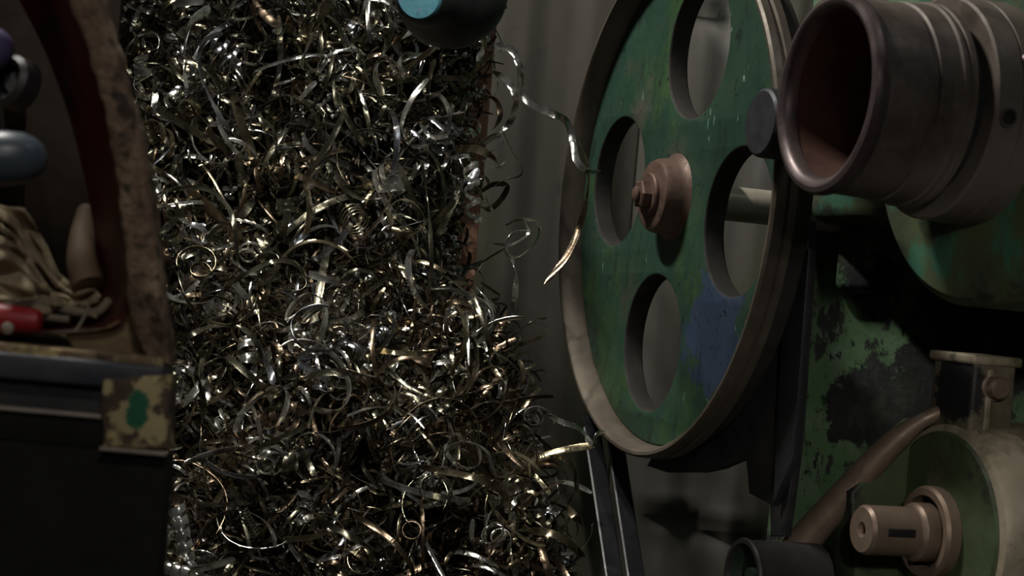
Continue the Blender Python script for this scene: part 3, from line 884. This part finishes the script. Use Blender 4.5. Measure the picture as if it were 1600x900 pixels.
# single shavings traced from the photograph, each with its own look
HERO = [  # points (photo x, y), distance, width, metal, turn of the ribbon, label
    ([(772, 70), (800, 78), (812, 105), (815, 140), (830, 163), (865, 178), (885, 190), (894, 215), (901, 250), (916, 266), (937, 268)], 2.18, .009, 0, 1.1, 'long bright wavy ribbon reaching from the heap across to the green wheel'),
    ([(905, 222), (919, 260), (917, 310), (905, 355), (885, 400), (852, 444)], 2.2, .008, 3, .4, 'brown bowed strip hanging in front of the wheel rim'),
    ([(770, 112), (792, 125), (805, 150), (802, 180), (788, 203), (778, 212)], 2.3, .009, 0, .9, 'silver crescent ribbon sticking out right of the rusty post'),
    ([(784, 200), (800, 235), (816, 262), (812, 275), (785, 282), (760, 305), (770, 330)], 2.3, .002, 1, .2, 'thin kinked wire dangling right of the rusty post'),
    ([(790, 352), (815, 342), (842, 352), (835, 380), (808, 402), (790, 390), (800, 365), (830, 360)], 2.28, .005, 0, .7, 'loose open bow of ribbon hanging right of the heap middle'),
    ([(770, 380), (800, 382), (825, 365), (820, 345)], 2.3, .004, 0, .8, 'short bent sliver beside the open bow of ribbon'),
    ([(800, 400), (806, 430), (805, 462), (800, 492)], 2.3, .009, 0, .5, 'bright flat ribbon hanging straight below the open bow'),
    ([(588, 546), (615, 551), (650, 552), (683, 547)], 2.12, .007, 2, 1.0, 'pale straight strip lying level across the middle of the heap'),
    ([(660, 255), (668, 310), (673, 370), (674, 420), (668, 470)], 2.14, .006, 1, .5, 'long upright olive strip in the middle of the heap'),
    ([(655, 728), (690, 736), (735, 745), (775, 762), (795, 785), (797, 815)], 2.05, .008, 2, 1.0, 'long straw-coloured strip arching over the lower right of the heap'),
    ([(825, 830), (855, 832), (885, 845), (912, 870)], 2.1, .010, 2, .8, 'serrated straw-coloured strip jutting from the lower right heap edge'),
    ([(246, 303), (285, 293), (325, 297), (352, 318), (366, 350), (371, 405)], 2.1, .006, 1, .7, 'long olive strip arching from the rusted frame at mid height'),
    ([(352, 448), (385, 428), (425, 409), (462, 412), (482, 440), (490, 470)], 2.1, .006, 1, .9, 'grey strip bowed upward near the left middle of the heap'),
    ([(275, 541), (300, 522), (330, 511), (375, 512), (400, 535), (412, 572)], 2.08, .007, 1, .8, 'smooth grey strip curving out from behind the rusted frame'),
    ([(278, 425), (290, 465), (320, 498), (360, 508), (392, 488), (402, 462)], 2.08, .005, 1, .8, 'hanging half-loop of grey ribbon beside the rusted frame'),
    ([(328, 12), (302, 32), (291, 62), (288, 95), (292, 138)], 2.2, .011, 0, .5, 'broad silver ribbon bent like a hook near the top left of the heap'),
    ([(348, 52), (322, 62), (312, 88), (315, 120), (330, 155), (348, 190), (362, 212)], 2.2, .008, 4, .7, 'blue-grey bent ribbon next to the silver hook at top left'),
    ([(612, 352), (606, 330), (625, 312), (648, 318), (664, 342), (655, 362), (632, 366), (612, 356)], 2.14, .007, 2, .7, 'straw-coloured ring of ribbon in the centre of the heap'),
    ([(664, 148), (688, 150), (702, 175), (698, 210), (672, 212), (655, 192)], 2.2, .006, 0, .8, 'silver ring of ribbon around a dark gap at upper right of the heap'),
    ([(855, 648), (880, 660), (902, 668), (916, 682), (928, 697), (932, 680), (945, 676)], 2.15, .007, 0, .9, 'twisted silver ribbon reaching to the drive belts'),
    ([(858, 712), (880, 716), (897, 735), (902, 770)], 2.15, .006, 2, .6, 'pale hooked strip at the right edge below the twisted ribbon'),
    ([(884, 792), (897, 806), (906, 818)], 2.12, .010, 2, .8, 'short blunt strip end sticking out at the lower right heap edge'),
    ([(475, 590), (510, 582), (548, 582), (590, 590)], 2.1, .009, 1, 1.0, 'broad olive strip lying level left of the pale straight strip'),
    ([(495, 808), (525, 826), (555, 842), (585, 858)], 2.03, .008, 1, .9, 'straight olive strip sloping down right near the bottom of the heap'),
    ([(262, 762), (280, 785), (305, 800)], 2.02, .013, 3, .8, 'broad brown stub above the tight coil at the bottom left'),
    ([(515, 0), (500, 35), (482, 70), (470, 105)], 2.2, .012, 1, .6, 'broad olive strip slanting down from the top edge of the heap'),
    ([(395, 560), (405, 545), (418, 570), (428, 600)], 2.08, .009, 4, .7, 'blue-grey twisted sliver below the smooth grey strip'),
    ([(318, 560), (312, 590), (318, 625), (316, 660)], 2.08, .009, 1, .5, 'upright scaly ribbon hanging below the smooth grey strip'),
    ([(598, 150), (585, 110), (606, 70), (612, 40), (600, 10)], 2.2, .010, 1, .6, 'long curved olive strip left of the black knob'),
    ([(748, 225), (776, 212), (785, 222), (770, 235), (757, 252), (775, 262), (792, 250)], 2.36, .008, 0, .9, 'twisting silver ribbon in front of the upper rusty post'),
    ([(752, 300), (770, 288), (792, 290), (784, 310), (765, 327), (748, 322)], 2.36, .008, 1, .7, 'curled olive ribbon crossing the right side of the rusty post'),
    ([(712, 234), (738, 232), (762, 240), (778, 256)], 2.32, .011, 2, .9, 'broad pale ribbon end below the silver ring at the rusty post'),
    ([(758, 148), (776, 158), (782, 182), (770, 202)], 2.36, .008, 3, .6, 'brown crescent strip tucked behind the silver crescent ribbon'),
    ([(749, 56), (752, 75), (749, 94)], 2.4, .012, 0, .3, 'small bright leaf-shaped flake on the rusty post under the black knob'),
    ([(733, 422), (762, 404), (788, 388)], 2.34, .003, 1, .5, 'straight dark sliver rising to the right of the rusty post'),
    ([(745, 448), (765, 478), (771, 512)], 2.32, .006, 0, .6, 'silver bent strip below the foot of the visible rusty post'),
    ([(790, 520), (812, 515), (833, 502), (853, 497)], 2.3, .003, 1, .8, 'thin dark sliver pointing to the wheel at the right heap edge'),
    ([(690, 730), (700, 700), (730, 690), (760, 705), (770, 735)], 2.05, .006, 0, .9, 'silver arch of ribbon above the long straw-coloured strip'),
]


def hero_ribbon(pts, Y, W, turn, n=44):
    pts = [P(x, y, Y + 0.02 * math.sin(i * 1.7 + x * 0.01)) for i, (x, y) in enumerate(pts)]
    c = smooth_path(pts, n)
    T = np.gradient(c, axis=0)
    T /= np.linalg.norm(T, axis=1)[:, None]
    b = np.array([0.2, -math.cos(turn), math.sin(turn)])
    Bs = []
    for i in range(n):
        b = b - T[i] * (b @ T[i])
        b /= np.linalg.norm(b)
        a = 0.9 * math.sin(i / n * 5 + turn * 3)
        Bs.append(b * math.cos(a) + np.cross(T[i], b) * math.sin(a))
    Bs = np.array(Bs)
    Nn = np.cross(Bs, T)
    L = np.linalg.norm(np.diff(c, axis=0), axis=1).sum()
    return ribbon_mesh(c, Bs, Nn, W, L, thick=0.0006, arch=0.14)


for pts, Y, W, mi, turn, lab in HERO:
    tag(link('metal_strip', hero_ribbon(pts, Y, W, turn), MET[mi]), lab, 'metal shaving')


def coil(p0, p1, rad, W, turns, n):
    ax = (p1 - p0) / np.linalg.norm(p1 - p0)
    ax, e1, e2 = basis(ax)
    t = np.linspace(0, 1, n)
    a = t * turns * 2 * math.pi
    Nn = np.cos(a)[:, None] * e1 + np.sin(a)[:, None] * e2
    c = p0 + t[:, None] * (p1 - p0) + rad * Nn
    B = np.repeat(ax[None], n, 0)
    return ribbon_mesh(c, B, Nn, W, turns * 2 * math.pi * rad, thick=0.0006, arch=0.05)


tag(link('metal_coil', coil(P(277, 788, 2.0), P(293, 875, 1.99), 0.0095, 0.0095, 4.5, 150), MET[0]), 'tight shiny silver coil standing at the bottom left beside the black panel', 'metal shaving')
tag(link('metal_coil', coil(P(258, 888, 2.0), P(300, 898, 1.99), 0.0085, 0.010, 3, 90), MET[0]), 'tight silver coil lying at the bottom edge beside the black panel', 'metal shaving')
tag(link('metal_coil', coil(P(380, 796, 2.03), P(401, 838, 2.03), 0.006, 0.0018, 9, 200), MET[1]), 'tiny fine-wire spring near the bottom of the heap', 'metal shaving')
tag(link('metal_coil', coil(P(548, 335, 2.14), P(560, 352, 2.12), 0.016, 0.0022, 4, 120), MET[2]), 'nest of thin straw-coloured rings left of the heap centre', 'metal shaving')
tag(link('metal_coil', coil(P(735, 250, 2.3), P(742, 350, 2.28), 0.011, 0.007, 3.5, 120), MET[0]), 'loose corkscrew of ribbon in front of the rusty post', 'metal shaving')
tag(link('metal_coil', coil(P(330, 60, 2.24), P(375, 95, 2.24), 0.012, 0.006, 3, 100), MET[4]), 'blue-grey coil tucked behind the bent ribbon at top left', 'metal shaving')

# the other large shavings on the surface of the heap
COUNT = {'ringlet': 80, 'loop': 104, 'strip': 50, 'flake': 22}
WORD = {'ringlet': 'tight ribbon ringlet', 'loop': 'open ribbon loop', 'strip': 'long bent strip', 'flake': 'short curved flake'}
made = {}
for kind, n in COUNT.items():
    S = {'ringlet': 56, 'loop': 44, 'strip': 32, 'flake': 14}[kind]
    C, B, Nn, W, L = batch(kind, n, S, RNG, {'ringlet': 1.0, 'loop': 1.3, 'strip': 1.25, 'flake': 1.2}[kind])
    k = 0
    while k < n:
        x, z = sample_xz(1, RNG, ZB + 0.03, ZT - 0.10, -0.56)
        y = heap_y(x, z)[0] - RNG.uniform(0.004, 0.035)
        pos = np.array([x[0], y, z[0]])
        u, v = proj(pos)
        if u < 200 + 0.09 * v or u > 905 or v < 5 or v > 895:
            continue
        mi = pick_metal(z[0], RNG)
        row = ('top of heap' if v < 180 else 'upper heap' if v < 450 else 'lower heap' if v < 720 else 'bottom of heap')
        third = (u - 200) / (np.interp(v, [0, 450, 900], [760, 760, 890]) - 200)
        side = ('near the rusted frame' if third < 0.33 else 'midway across' if third < 0.67 else 'towards the right edge')
        o = link('metal_' + kind, ribbon_mesh(C[k] + pos, B[k], Nn[k], W[k], L[k]), MET[mi])
        made.setdefault(f'{METN[mi]} {WORD[kind]}, {row} {side}', []).append((u, o))
        tag(o, '', 'metal shaving', WORD[kind] + 's on the swarf heap')
        k += 1
ORD = ['leftmost', 'second from left', 'third from left', 'fourth from left', 'fifth from left', 'sixth from left', 'seventh from left', 'eighth from left', 'ninth from left', 'tenth from left', 'eleventh from left', 'twelfth from left']
for lab, lst in made.items():
    lst.sort(key=lambda t: t[0])
    for q, (u, o) in enumerate(lst):
        o['label'] = lab if len(lst) == 1 else f'{lab}, {ORD[q]}'
